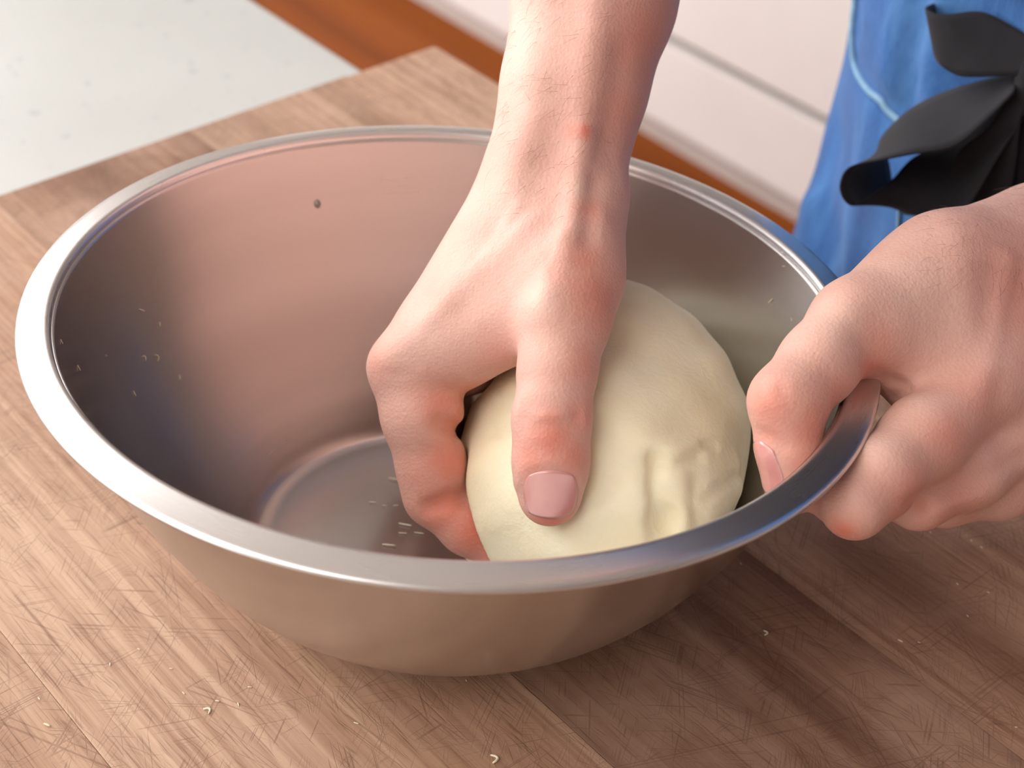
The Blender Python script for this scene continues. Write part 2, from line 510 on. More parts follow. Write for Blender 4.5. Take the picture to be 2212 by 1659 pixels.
# ------------------------------------------------------------------ bowl
RIMC = np.array([-0.01985, 0.44627, 0.10483])
AXIS = np.array([0.0375, 0.0775, 1.0]); AXIS /= np.linalg.norm(AXIS)
FOOT_R = 0.064
lift = FOOT_R * math.sqrt(AXIS[0] ** 2 + AXIS[1] ** 2) + 0.0003
depth_ax = (RIMC[2] - lift) / AXIS[2]
BOT = RIMC - AXIS * depth_ax
bx = np.cross([0, 1, 0], AXIS); bx /= np.linalg.norm(bx); by = np.cross(AXIS, bx)
BM = Matrix(((bx[0], by[0], AXIS[0], BOT[0]), (bx[1], by[1], AXIS[1], BOT[1]), (bx[2], by[2], AXIS[2], BOT[2]), (0, 0, 0, 1)))

def lathe(name, prof, mat, parent, seg=192, closed=False):
    V, F = [], []
    n = len(prof); rings = []
    for r, z in prof:
        if r < 1e-6: rings.append([len(V)]); V.append((0, 0, z)); continue
        ring = []
        for k in range(seg):
            th = 2 * math.pi * k / seg; ring.append(len(V)); V.append((r * math.cos(th), r * math.sin(th), z))
        rings.append(ring)
    pairs = list(zip(rings[:-1], rings[1:])) + ([(rings[-1], rings[0])] if closed else [])
    for a, b in pairs:
        for k in range(seg):
            k2 = (k + 1) % seg
            if len(a) == 1 and len(b) == 1: continue
            if len(a) == 1: F.append((a[0], b[k2], b[k]))
            elif len(b) == 1: F.append((a[k], a[k2], b[0]))
            else: F.append((a[k], a[k2], b[k2], b[k]))
    o = mesh_obj(name, V, F, mat, parent)
    return o

bowl = empty('mixing_bowl'); bowl.matrix_world = BM
tag(bowl, 'large brushed stainless steel mixing bowl standing on the wooden board', 'bowl')
DZ = depth_ax                                                     # height of the rim's outer edge
wall = [(0.064, 0.0), (0.0665, 0.0008), (0.070, 0.0032), (0.078, 0.0095), (0.088, 0.0185), (0.098, 0.030), (0.107, 0.0435), (0.1150, 0.058), (0.1215, 0.074), (0.1266, 0.090), (0.1293, DZ - 0.0005)]
sm = spline([(r, z, 0) for r, z in wall[2:]], 40)[:, :2]
outer = [(0, 0.0012), (0.03, 0.0012), (0.055, 0.0010), (0.060, 0.0003)] + wall[:2] + [tuple(p) for p in sm]
def offs(pts, t):
    P = np.array(pts); T = np.gradient(P, axis=0); T /= np.linalg.norm(T, axis=1)[:, None]
    return P + t * np.stack([-T[:, 1], T[:, 0]], 1)
inn = offs(outer[1:], 0.0010)
inn = [(0, 0.0022)] + [(r, z) for r, z in inn]
# sharpen the visible ring where the flat floor meets the wall
lathe('body', outer + inn[::-1], M['steel'], bowl)
flange = [(0.1284, DZ - 0.003), (0.1288, DZ - 0.0004), (0.1292, DZ + 0.0009), (0.1298, DZ + 0.0016), (0.1305, DZ + 0.0018), (0.1314, DZ + 0.0017), (0.1338, DZ + 0.0013), (0.1364, DZ + 0.0008), (0.1384, DZ + 0.0003),
          (0.1394, DZ - 0.0002), (0.1399, DZ - 0.0009), (0.1398, DZ - 0.0016), (0.1391, DZ - 0.0021), (0.1383, DZ - 0.0019), (0.1380, DZ - 0.0012), (0.1384, DZ - 0.0005),
          (0.1360, DZ + 0.0001), (0.1325, DZ + 0.0007), (0.1309, DZ + 0.0007), (0.1301, DZ + 0.0001), (0.1297, DZ - 0.003)]
rimo = lathe('rim', flange, M['rim'], bowl, 256, True)
tag(rimo, 'polished rolled rim flange')

def bowl_inner_r(z):
    zz = [p[1] for p in inn[1:]]; rr = [p[0] for p in inn[1:]]
    return float(np.interp(z, zz, rr))
def bowl_pt(px, py):
    """where a sight line meets the inside of the bowl"""
    v = A(px, py, 1.0) - CAM
    Mi = np.array(BM.inverted())
    o = Mi[:3, :3] @ CAM + Mi[:3, 3]; d = Mi[:3, :3] @ v
    best = None
    for t in np.linspace(0.40, 0.85, 4000):
        p = o + d * t
        if p[2] > DZ + 0.004: continue
        r = math.hypot(p[0], p[1])
        if p[2] < 0.0024 or (r > bowl_inner_r(p[2]) and best is None and p[1] > -0.05):
            return CAM + v * (t - 0.0004), p
    return A(px, py, 0.6), None

# ------------------------------------------------------------------ hands and arms
VD = FW                                        # sight direction
TC = EDGE + N * 0.16 + G * 0.41; TC[2] = 0.0   # waist centre of the person
def T(g, n, z): return TC + G * g + N * n + np.array([0, 0, z])
SH_R = T(-0.20, -0.04, 0.50); SH_L = T(0.20, -0.05, 0.47)
EL_R = A(1420, -1250, .600); EL_L = T(0.27, -0.13, 0.16)
WR_L = A(2290, 590, .595)
def P3(p): return p if isinstance(p, np.ndarray) else A(*p)
RH = []                                        # right hand primitives (the one in the bowl)
def cone(L, a, b, ra, rb, k=0.006, flat=None, fs=1.0):
    L.append(('cone', (P3(a), P3(b), ra, rb), dict(k=k, flat=flat, fs=fs)))
def disp(L, pts, amp, w):
    L.append(('disp', (pts, amp, w), {}))

# forearm and wrist
cone(RH, (1420, -1250, .600), (1378, -700, .590), .042, .041, .01, VD, 1.0)
cone(RH, (1378, -700, .590), (1325, -250, .582), .041, .0315, .01, VD, .92)
cone(RH, (1325, -250, .582), (1283, 0, .578), .0315, .0268, .01, VD, .86)
cone(RH, (1283, 0, .578), (1240, 190, .577), .0268, .0236, .01, VD, .82)
cone(RH, (1240, 190, .577), (1208, 335, .577), .0236, .0215, .01, VD, .80)
cone(RH, (1208, 335, .577), (1185, 430, .577), .0215, .0215, .01, VD, .8)
# metacarpals
cone(RH, (1165, 400, .570), (874, 795, .568), .0190, .0114, .008)
cone(RH, (1165, 410, .588), (872, 790, .590), .0190, .0118, .010)
cone(RH, (1180, 420, .602), (880, 790, .610), .0185, .0118, .010)
cone(RH, (1195, 430, .612), (915, 790, .628), .0170, .0110, .010)
# palm flesh
cone(RH, (1180, 480, .590), (1000, 760, .590), .0200, .0160, .012)
cone(RH, (1200, 480, .605), (1010, 760, .612), .0180, .0150, .012)
# thenar and first web
cone(RH, (1252, 440, .566), (1232, 600, .552), .0165, .0160, .010)
cone(RH, (1232, 600, .552), (1218, 690, .540), .0160, .0142, .010)
cone(RH, (1190, 520, .562), (990, 730, .564), .0175, .0130, .012)
cone(RH, (1185, 690, .546), (950, 770, .566), .0100, .0110, .010)
cone(RH, (1180, 610, .552), (960, 740, .566), .0130, .0120, .012)
# thumb
cone(RH, (1218, 690, .540), (1204, 800, .533), .0144, .0120, .006)
cone(RH, (1204, 800, .533), (1192, 905, .527), .0120, .0118, .005, VD, 1.12)
cone(RH, (1192, 905, .527), (1190, 1000, .526), .0118, .0114, .005, VD, 1.18)
cone(RH, (1190, 1000, .526), (1188, 1068, .527), .0114, .0102, .005, VD, 1.22)
# fingers: (joints, radii)
def finger(L, joints, rad, k=0.004, flat=None, fs=1.0):
    for i in range(len(joints) - 1):
        cone(L, joints[i], joints[i + 1], rad[i], rad[i + 1], k, flat, fs)
finger(RH, [(874, 795, .568), (912, 900, .568), (932, 1010, .570), (940, 1070, .571)], [.0122, .0132, .0112, .0106], .005)
finger(RH, [(940, 1070, .571), (1010, 1138, .572), (1085, 1184, .574), (1150, 1196, .577)], [.0100, .0092, .0086, .0078], .004)
finger(RH, [(872, 790, .590), (915, 900, .590), (945, 1040, .592)], [.0122, .0125, .0105], .004)
finger(RH, [(945, 1040, .592), (1040, 1130, .594), (1140, 1180, .596)], [.0102, .0094, .0080], .004)
finger(RH, [(880, 790, .610), (930, 890, .608), (960, 985, .608)], [.0118, .0115, .0100], .004)
finger(RH, [(960, 985, .608), (1050, 1060, .608), (1140, 1110, .608)], [.0098, .0090, .0078], .004)
finger(RH, [(915, 790, .628), (960, 870, .622), (985, 930, .618)], [.0105, .0100, .0090], .004)
finger(RH, [(985, 930, .618), (1060, 990, .616), (1130, 1030, .614)], [.0086, .0080, .0070], .004)
# knuckles, tendons, hollows and creases
disp(RH, [(840, 770, .562)], .0014, .0075)
disp(RH, [(1170, 655, .527)], .0020, .0075)
disp(RH, [(1262, 290, .553), (1250, 370, .552), (1243, 430, .552), (1232, 500, .55), (1205, 580, .542), (1180, 640, .530)], .0014, .0042)
disp(RH, [(1285, 395, .553), (1277, 445, .553), (1268, 520, .553)], -.0011, .0034)
disp(RH, [(1172, 330, .555), (1162, 385, .555), (1170, 440, .556)], -.0022, .0080)
disp(RH, [(1165, 455, .555), (1090, 530, .552), (1000, 620, .553), (930, 690, .553)], .0008, .0034)
disp(RH, [(1185, 490, .552), (1100, 590, .549), (1010, 670, .551)], -.0009, .0055)
disp(RH, [(1292, 470, .553)], .0012, .0050)
disp(RH, [(1198, 545, .55), (1195, 605, .55)], -.0007, .0030)
disp(RH, [(1075, 720, .550), (1130, 620, .546)], -.0012, .008)
disp(RH, [(1260, 286, .55)], .0006, .0030)
disp(RH, [(1300, -40, .55), (1285, 90, .55), (1270, 200, .55), (1262, 280, .55)], .0009, .0055)
disp(RH, [(1225, -40, .55), (1215, 90, .55), (1205, 210, .55), (1190, 320, .55)], -.0012, .0075)
disp(RH, [(1340, 120, .55), (1318, 240, .55), (1310, 340, .55)], -.0010, .0060)
disp(RH, [(1120, 440, .55), (1070, 520, .55), (1020, 590, .55)], .0005, .0018)
disp(RH, [(1010, 560, .55), (960, 640, .55), (900, 720, .55)], .0006, .0040)
disp(RH, [(1215, 500, .55), (1200, 560, .55), (1170, 600, .55)], .0005, .0018)
for q in (0, 12, 24): disp(RH, [(840 + q, 800 + q * .6, .56), (870 + q * .8, 775 + q, .56), (890 + q, 760 + q * .9, .56)], -.0004, .0012)
disp(RH, [(1110, 60, .55), (1150, 190, .55), (1140, 330, .55), (1110, 400, .55)], .0006, .0060)
disp(RH, [(1006, 937, .560), (985, 928, .556), (955, 915, .555)], -.0036, .0030)
disp(RH, [(1000, 1076, .560), (970, 1080, .557), (930, 1096, .557)], -.0034, .0030)
disp(RH, [(985, 1010, .560)], .0012, .0050)
disp(RH, [(985, 880, .560)], .0012, .0050)
for yy, a, sg in ((866, .5, 1), (880, .9, 1), (893, .7, 1), (910, 1.0, -1), (922, .8, -1), (935, .5, -1)):
    disp(RH, [(1128, yy + 5 * sg, .518), (1160, yy, .515), (1190, yy - 2 * sg, .514), (1225, yy + 1, .516), (1250, yy + 6 * sg, .518)], -.0011 * a, .0013)
disp(RH, [(1190, 905, .516)], .0010, .0075)
disp(RH, [(1118, 1100, .52), (1119, 1045, .52), (1134, 1010, .52), (1165, 998, .52), (1190, 996, .52), (1220, 998, .52), (1246, 1010, .52), (1261, 1045, .52), (1260, 1100, .52)], .0008, .0020)

# left hand: holds the rim, thumb inside
LH = []
TV = A(1700, 870, .5) - CAM; TV /= np.linalg.norm(TV)
cone(LH, EL_L, WR_L + 0.62 * (EL_L - WR_L), .040, .040, .01)
cone(LH, WR_L + 0.62 * (EL_L - WR_L), WR_L + 0.28 * (EL_L - WR_L), .040, .0315, .01)
cone(LH, WR_L + 0.28 * (EL_L - WR_L), WR_L, .0315, .0285, .01)
# metacarpals (index nearest)
cone(LH, (2270, 590, .585), (2092, 868, .540), .0240, .0128, .010)
cone(LH, (2290, 620, .588), (2190, 940, .552), .0220, .0125, .010)
cone(LH, (2310, 650, .598), (2270, 1000, .574), .0200, .0120, .010)
cone(LH, (2330, 680, .608), (2340, 1030, .600), .0190, .0110, .010)
# thenar, thumb
cone(LH, (2240, 540, .585), (2040, 600, .560), .0230, .0205, .012)
cone(LH, (2040, 600, .560), (1850, 700, .534), .0205, .0142, .010)
cone(LH, (1850, 700, .534), (1770, 785, .523), .0142, .0122, .006)
cone(LH, (1770, 785, .523), (1702, 868, .514), .0122, .0118, .005)
cone(LH, (1702, 868, .514), (1704, 960, .516), .0112, .0098, .005)
cone(LH, (1704, 960, .516), (1712, 1050, .520), .0098, .0090, .004)
# web between thumb and index
cone(LH, (1900, 720, .540), (2050, 830, .545), .0120, .0120, .012)
cone(LH, (1980, 660, .552), (2090, 800, .548), .0170, .0140, .014)
cone(LH, (2130, 640, .568), (2120, 830, .552), .0190, .0150, .012)
cone(LH, (1905, 770, .543), (1985, 850, .543), .0070, .0085, .008)
# fingers
finger(LH, [(2092, 868, .540), (1990, 950, .524), (1900, 1035, .510), (1846, 1092, .503)], [.0128, .0128, .0114, .0098], .006)
finger(LH, [(1846, 1092, .503), (1815, 1072, .515), (1790, 1040, .523)], [.0094, .0085, .0075], .004)
finger(LH, [(2190, 940, .552), (2090, 1020, .540), (1985, 1075, .530)], [.0125, .0115, .0100], .005)
finger(LH, [(1985, 1075, .530), (1920, 1060, .540), (1870, 1030, .548)], [.0095, .0085, .0075], .004)
finger(LH, [(2270, 1000, .574), (2160, 1050, .560), (2040, 1075, .550)], [.0118, .0105, .0095], .005)
finger(LH, [(2040, 1075, .550), (1970, 1050, .558), (1915, 1020, .563)], [.0090, .0080, .0072], .004)
finger(LH, [(2340, 1030, .600), (2240, 1050, .588), (2140, 1055, .578)], [.0108, .0095, .0085], .005)
finger(LH, [(2140, 1055, .578), (2070, 1030, .582), (2020, 1000, .584)], [.0080, .0072, .0065], .004)
# details
disp(LH, [(1662, 850, .508)], .0014, .0065)
disp(LH, [(2110, 870, .526)], .0016, .009)
disp(LH, [(1820, 665, .52)], .0012, .009)
disp(LH, [(1900, 700, .520), (1880, 745, .524)], -.0018, .009)
for q, a in ((0, 1.0), (13, .9), (26, .8), (38, .6)):
    disp(LH, [(1872 + q, 792 + q * .9, .528), (1905 + q, 806 + q * .8, .527), (1945 + q * .6, 826 + q * .5, .527)], -.0010 * a, .0015)
disp(LH, [(1905, 880, .525), (1935, 858, .525), (1960, 848, .525)], -.0012, .0018)
disp(LH, [(1968, 1085, .52), (2060, 1055, .53), (2140, 1020, .535), (2212, 985, .54)], -.0016, .0030)
disp(LH, [(1985, 1080, .52), (1998, 1096, .52), (2012, 1104, .52)], -.0012, .0012)
disp(LH, [(2030, 1092, .53), (2110, 1075, .53), (2212, 1055, .54)], .0008, .0030)
disp(LH, [(2060, 500, .540), (2085, 620, .545), (2095, 740, .540)], .0008, .006)
disp(LH, [(2180, 560, .540), (2150, 720, .545), (2125, 820, .540)], .0010, .004)
disp(LH, [(2150, 870, .53), (2160, 930, .53)], -.0014, .007)
disp(LH, [(1650, 938, .51), (1672, 950, .51), (1695, 968, .51)], -.0012, .0018)
for yy in (838, 850, 864):
    disp(LH, [(1632, yy, .508), (1662, yy - 10, .505), (1690, yy - 8, .505)], -.0006, .0013)

def build(prims, lo, hi, h, it=1):
    f = Field(lo, hi, h)
    for kind, a, k in [p for p in prims if p[0] != 'disp']: f.prim(kind, *a, **k)
    dd = [([f.hit(*p) for p in a[0]], a[1], a[2]) for kind, a, k in prims if kind == 'disp']
    for a in dd: f.disp(*a)
    return f
def bounds(prims, pad=0.0):
    lo = np.full(3, 9.0); hi = -lo
    for kind, a, k in prims:
        if kind != 'cone': continue
        m = max(a[2], a[3]) / min(1, k.get('fs', 1)) + 0.006 + pad
        lo = np.minimum(lo, np.minimum(a[0], a[1]) - m); hi = np.maximum(hi, np.maximum(a[0], a[1]) + m)
    return lo, hi

body_V, body_F, tone = [], [], []
nv = 0
def add_body(V, Q):
    global nv
    body_V.append(V); body_F.append(Q + nv); nv += len(V)
# hands fine, forearms with them
hands = {}
for key, L, hvox in (('r', RH, 0.00115), ('l', LH, 0.00115)):
    lo, hi = bounds(L[1:] if key == 'r' else L[1:])
    f = build(L, lo, hi, hvox)
    V, Q = f.mesh(); V = relax(V, Q, 2, 0.4)
    hands[key] = (V, Q); add_body(V, Q)

# the rest of the body: torso, upper arms, neck, head (under the clothes or above the frame)
BO = []
def bcone(a, b, ra, rb, k=0.03, flat=None, fs=1.0): BO.append(('cone', (a, b, ra, rb), dict(k=k, flat=flat, fs=fs)))
bcone(T(0, 0, -0.08), T(0, 0, 0.14), .150, .130, .04, N, 1.45)
bcone(T(0, 0, 0.14), T(0, -0.03, 0.42), .130, .150, .04, N, 1.4)
bcone(SH_R, SH_L, .062, .062, .05)
bcone(SH_R, EL_R, .056, .040, .02); bcone(SH_L, EL_L, .056, .040, .02)
bcone(EL_R, A(1378, -700, .590), .0405, .0395, .01); bcone(EL_L, WR_L + 0.6 * (EL_L - WR_L), .0395, .0380, .01)
bcone(T(0, -0.03, 0.50), T(0, -0.06, 0.64), .058, .054, .03)
bcone(T(0, -0.07, 0.70), T(0, -0.08, 0.78), .068, .078, .03)
bcone(T(0, -0.125, 0.665), T(0, -0.13, 0.70), .036, .05, .03)
bcone(T(0, -0.155, 0.725), T(0, -0.185, 0.70), .010, .014, .012)
for sg in (-1, 1):
    bcone(T(sg * 0.078, -0.06, 0.73), T(sg * 0.084, -0.055, 0.69), .016, .010, .008, G, 1.8)
    bcone(T(sg * 0.03, -0.150, 0.745), T(sg * 0.034, -0.148, 0.745), .012, .012, .006)
    bcone(T(sg * 0.09, 0.0, -0.08), T(sg * 0.10, 0.0, -0.48), .078, .054, .03)
    bcone(T(sg * 0.10, 0.0, -0.48), T(sg * 0.10, 0.02, -0.86), .052, .038, .02)
    bcone(T(sg * 0.10, 0.02, -0.895), T(sg * 0.115, -0.14, -0.905), .032, .024, .02)
lo, hi = bounds(BO, 0.02)
f = build(BO, lo, hi, 0.009)
V, Q = f.mesh(); V = relax(V, Q, 2); add_body(V, Q)
BV = np.concatenate(body_V); BF = np.concatenate(body_F)
person = mesh_obj('person', BV, BF, M['skin'])
tag(person, 'person in blue denim with black waist ties, kneading dough and holding the bowl rim', 'person')

# skin tone: reddish joints and finger tips, paler tendons
tone = np.zeros((len(BV), 4)); tone[:, 3] = 1
from mathutils.bvhtree import BVHTree
skin_bvh = BVHTree.FromPolygons([Vector(v) for v in BV[:sum(len(hands[k][0]) for k in 'rl')].tolist()],
                                [tuple(q) for q in np.concatenate(body_F[:2]).tolist()])
def hitskin(px, py, d):
    h_ = skin_bvh.ray_cast(Vector(CAM), Vector(A(px, py, 1.0) - CAM).normalized())[0]
    return A(px, py, d) if h_ is None else np.array(h_)
def blush(p, amt, w, ch=0):
    d2 = ((BV - hitskin(*p)) ** 2).sum(1); tone[:, ch] = np.maximum(tone[:, ch], amt * np.exp(-d2 / (w * w)))
for p, a, w in (((1190, 1125, .528), .8, .007), ((1190, 950, .520), .75, .0085), ((1150, 985, .52), .6, .007), ((1235, 985, .52), .6, .007), ((1190, 915, .520), .6, .006), ((960, 870, .558), .55, .010), ((980, 910, .558), .7, .008), ((975, 1000, .560), .75, .010), ((930, 1040, .56), .4, .012), ((960, 1100, .562), .8, .011), ((1030, 1150, .566), .9, .012), ((1080, 1190, .566), .9, .010),
                ((815, 785, .562), .3, .006), ((1265, 283, .553), .85, .0028), ((1235, 283, .553), .4, .003), ((1290, 640, .53), .5, .012), ((1262, 560, .53), .45, .007), ((1270, 450, .53), .45, .005), ((1005, 845, .56), .55, .008), ((1250, 780, .53), .45, .009), ((1255, 900, .53), .5, .007), ((1090, 770, .55), .25, .009), ((1340, 250, .55), .35, .014), ((1380, 80, .55), .4, .016),
                ((1665, 880, .506), .55, .010), ((1670, 930, .51), .45, .008), ((1760, 930, .51), .7, .010), ((1740, 1000, .51), .55, .010), ((1800, 880, .515), .55, .010), ((1822, 1148, .497), .8, .005), ((2050, 930, .524), .5, .010), ((2110, 850, .52), .3, .012), ((1875, 800, .53), .6, .008), ((1890, 880, .53), .5, .006), ((1900, 740, .53), .35, .009), ((1960, 1080, .52), .45, .010), ((1995, 1095, .52), .3, .004), ((2060, 1105, .53), .35, .012), ((2180, 620, .55), .3, .02)):
    blush(p, a, w)
for p, a, w in (((1165, 650, .53), .7, .007), ((900, 690, .555), .5, .012), ((1000, 560, .552), .5, .016), ((1060, 430, .552), .45, .014), ((1245, 410, .55), .6, .005), ((1110, 120, .55), .5, .016), ((1790, 690, .515), .5, .012), ((1880, 960, .507), .5, .010), ((2000, 640, .535), .45, .018), ((1990, 870, .53), .4, .010), ((1675, 1010, .51), .3, .006), ((1200, 760, .53), .45, .008)):
    blush(p, a, w, 1)
ca = person.data.color_attributes.new('tone', 'FLOAT_COLOR', 'POINT')
ca.data.foreach_set('color', tone.astype(np.float32).ravel())

# ------------------------------------------------------------------ dough
DC = A(1318, 962, .592)
DR = np.array([.0490, .074, .0505])
def dough_pt(px, py):
    v = A(px, py, 1.0) - CAM; o = (CAM - DC) / DR; d = v / DR
    a = d @ d; b = 2 * o @ d; c = o @ o - 1
    q = b * b - 4 * a * c
    t = (-b - math.sqrt(max(q, 0))) / (2 * a)
    return CAM + v * t
f = Field(DC - DR - 0.03, DC + DR + 0.03, 0.00135)
I3 = np.eye(3)
f.ell(DC, I3, DR, 0.01)
f.ell(A(1440, 1040, .596), I3, (.026, .036, .034), 0.014)
f.ell(A(1150, 1080, .590), I3, (.030, .036, .036), 0.016)
X, Y, Zg = np.meshgrid(*f.ax, indexing='ij')
f.F += (0.0011 * np.sin(95 * X + 40 * Y + 1) * np.sin(70 * Zg + 55 * Y) + 0.0006 * np.sin(210 * X - 90 * Zg) * np.sin(180 * Y + 130 * Zg)).astype(np.float32)
f0 = f.F.copy()
def fold(pix, amp, w):
    keep = f.F; f.F = f0; pts = [f.hit(*p) for p in pix]; f.F = keep
    f.disp(pts, amp, w)
fold([(1418, 1000), (1408, 1050), (1414, 1090), (1408, 1125), (1425, 1165)], -.0028, .0026)
fold([(1405, 990), (1450, 1002), (1508, 988)], -.0030, .0026)
fold([(1400, 975), (1450, 985), (1500, 970)], .0012, .0040)
fold([(1452, 1030), (1470, 1065), (1462, 1090)], .0022, .0042)
fold([(1475, 1110), (1480, 1160)], .0016, .0038)
fold([(1442, 1118), (1440, 1128)], -.0105, .0032)
fold([(1506, 1040), (1490, 1085), (1508, 1140)], -.0011, .0036)
fold([(1372, 960), (1380, 1040), (1388, 1140)], .0018, .0060)
fold([(1290, 1085), (1322, 1070), (1335, 1045)], -.0010, .0020)
fold([(1520, 960), (1545, 963)], -.0016, .0012)
fold([(1300, 730), (1400, 745), (1500, 810)], -.0014, .009)
fold([(1290, 880), (1380, 930), (1440, 975)], .0014, .006)
fold([(1530, 1075), (1570, 1045), (1606, 1020)], -.0018, .0020)
fold([(1590, 990), (1600, 1060)], .0010, .003)
fold([(1095, 935), (1065, 928)], -.0022, .0026)
fold([(1200, 1170), (1320, 1150), (1400, 1170)], -.0012, .006)

# pressed in by the hand, held inside the bowl
hf = Field(f.lo, f.lo + (f.n - 1) * f.h, f.h)
for kind, a, k in [p for p in RH if p[0] == 'cone']: hf.prim(kind, *a, **k)
n3 = tuple(min(a, b) for a, b in zip(f.F.shape, hf.F.shape)); s3 = tuple(slice(0, n) for n in n3)
d = -(hf.F[s3] - 0.0004); kk = 0.004
cur = f.F[s3]; hh2 = np.maximum(kk - np.abs(cur - d), 0) / kk
f.F[s3] = np.maximum(cur, d) + hh2 * hh2 * kk / 4
Mi = np.array(BM.inverted())
PX = X * Mi[0, 0] + Y * Mi[0, 1] + Zg * Mi[0, 2] + Mi[0, 3]
PY = X * Mi[1, 0] + Y * Mi[1, 1] + Zg * Mi[1, 2] + Mi[1, 3]
PZ = X * Mi[2, 0] + Y * Mi[2, 1] + Zg * Mi[2, 2] + Mi[2, 3]
rr = np.interp(PZ, [p[1] for p in inn[1:]], [p[0] for p in inn[1:]]) - 0.002
d = np.maximum((np.hypot(PX, PY) - rr) * 0.8, 0.0030 - PZ).astype(np.float32); kk = 0.008
hh2 = np.maximum(kk - np.abs(f.F - d), 0) / kk
f.F = (np.maximum(f.F, d) + hh2 * hh2 * kk / 4).astype(np.float32)
f.F[0] = f.F[-1] = 0.05; f.F[:, 0] = f.F[:, -1] = 0.05; f.F[:, :, 0] = f.F[:, :, -1] = 0.05
V, Q = f.mesh()
dough = mesh_obj('bread_dough', V, Q, M['dough'])
tag(dough, 'soft cream-coloured ball of bread dough gripped by the hand in the bowl', 'dough')
del X, Y, Zg, PX, PY, PZ

# ------------------------------------------------------------------ clothes
def cloth(name, prims, h, mat, cut=None, wob=None, parent=person, creases=()):
    lo, hi = bounds(prims, 0.02)
    f = build(prims, lo, hi, h)
    X, Y, Zg = np.meshgrid(*f.ax, indexing='ij')
    if wob: f.F += wob(X, Y, Zg).astype(np.float32)
    dd = [([f.hit(x_, y_, .8, .5, 1.4) for x_, y_ in pix], amp, w) for pix, amp, w in creases]
    for a in dd: f.disp(*a)
    if cut: f.F = np.maximum(f.F, cut(X, Y, Zg)).astype(np.float32)
    V, Q = f.mesh(); V = relax(V, Q, 1, 0.4)
    return mesh_obj(name, V, Q, mat, parent)
TR = []
def tcone(L, a, b, ra, rb, k=0.03, flat=None, fs=1.0): L.append(('cone', (a, b, ra, rb), dict(k=k, flat=flat, fs=fs)))
tcone(TR, T(0, 0, -0.10), T(0, 0, 0.16), .174, .176, .03, N, 1.44)
for sg in (-1, 1):
    tcone(TR, T(sg * 0.085, 0.0, -0.10), T(sg * 0.10, 0.0, -0.48), .100, .085, .03)
    tcone(TR, T(sg * 0.10, 0.0, -0.48), T(sg * 0.10, 0.02, -0.86), .085, .075, .03)
def wobt(X, Y, Zz):
    a = (X - TC[0]) * G[0] + (Y - TC[1]) * G[1]
    return 0.004 * np.sin(46 * a + 5 * Zz + 3 * np.sin(9 * Zz)) * np.clip(1 - Zz * 2, 0.2, 1.4) + 0.002 * np.sin(24 * Zz + 30 * a)
trousers = cloth('trousers', TR, 0.0045, M['denim'], lambda X, Y, Zz: np.maximum(Zz - 0.17, -0.885 - Zz), wobt, creases=(
    ([(2000, -40), (1988, 40), (1972, 110), (1960, 200), (1955, 300)], -.011, .009),
    ([(1975, -40), (1962, 40), (1945, 110), (1925, 170)], .005, .010),
    ([(2030, -40), (2015, 60), (2000, 160), (1990, 260)], .006, .010),
    ([(1846, 0), (1845, 96), (1851, 143), (1882, 197), (1941, 257)], -.003, .006),
    ([(1800, 300), (1785, 400), (1790, 520)], -.006, .014),
    ([(1880, 330), (1850, 440), (1840, 560)], .005, .014),
    ([(1905, 260), (1890, 310), (1900, 350)], -.004, .010),
    ([(1760, 330), (1745, 450)], .004, .010)))
trousers['label'] = 'blue denim with folds'
SHT = []
tcone(SHT, T(0, 0, 0.13), T(0, -0.02, 0.30), .194, .172, .03, N, 1.40)
tcone(SHT, T(0, -0.02, 0.30), T(0, -0.03, 0.44), .172, .168, .03, N, 1.36)
tcone(SHT, SH_R, SH_L, .072, .072, .05)
tcone(SHT, SH_R, EL_R, .068, .056, .03); tcone(SHT, SH_L, EL_L, .068, .056, .03)
def hem(X, Y, Zz):
    a = np.abs((X - TC[0]) * G[0] + (Y - TC[1]) * G[1]); b = (X - TC[0]) * N[0] + (Y - TC[1]) * N[1]
    low = np.where((a < 0.215) & (b > -0.2), 0.16 - Zz, 0.115 - Zz)
    return np.maximum(low, Zz - 0.56)
shirt = cloth('shirt', SHT, 0.008, M['denim'], hem, wobt)
AP = []
tcone(AP, T(0, 0, 0.13), T(0, -0.02, 0.30), .1995, .1775, .03, N, 1.40)
tcone(AP, T(0, -0.02, 0.30), T(0, -0.03, 0.44), .1775, .1735, .03, N, 1.36)
def bib(X, Y, Zz):
    a = (X - TC[0]) * G[0] + (Y - TC[1]) * G[1]; b = (X - TC[0]) * N[0] + (Y - TC[1]) * N[1]
    return np.maximum.reduce([np.abs(a) - 0.13, b + 0.03, 0.19 - Zz, Zz - 0.46])
cloth('apron_bib', AP, 0.006, M['ribbon'], bib, wobt)['label'] = 'black apron bib'
shirt['label'] = 'blue denim shirt worn over the waist ties'

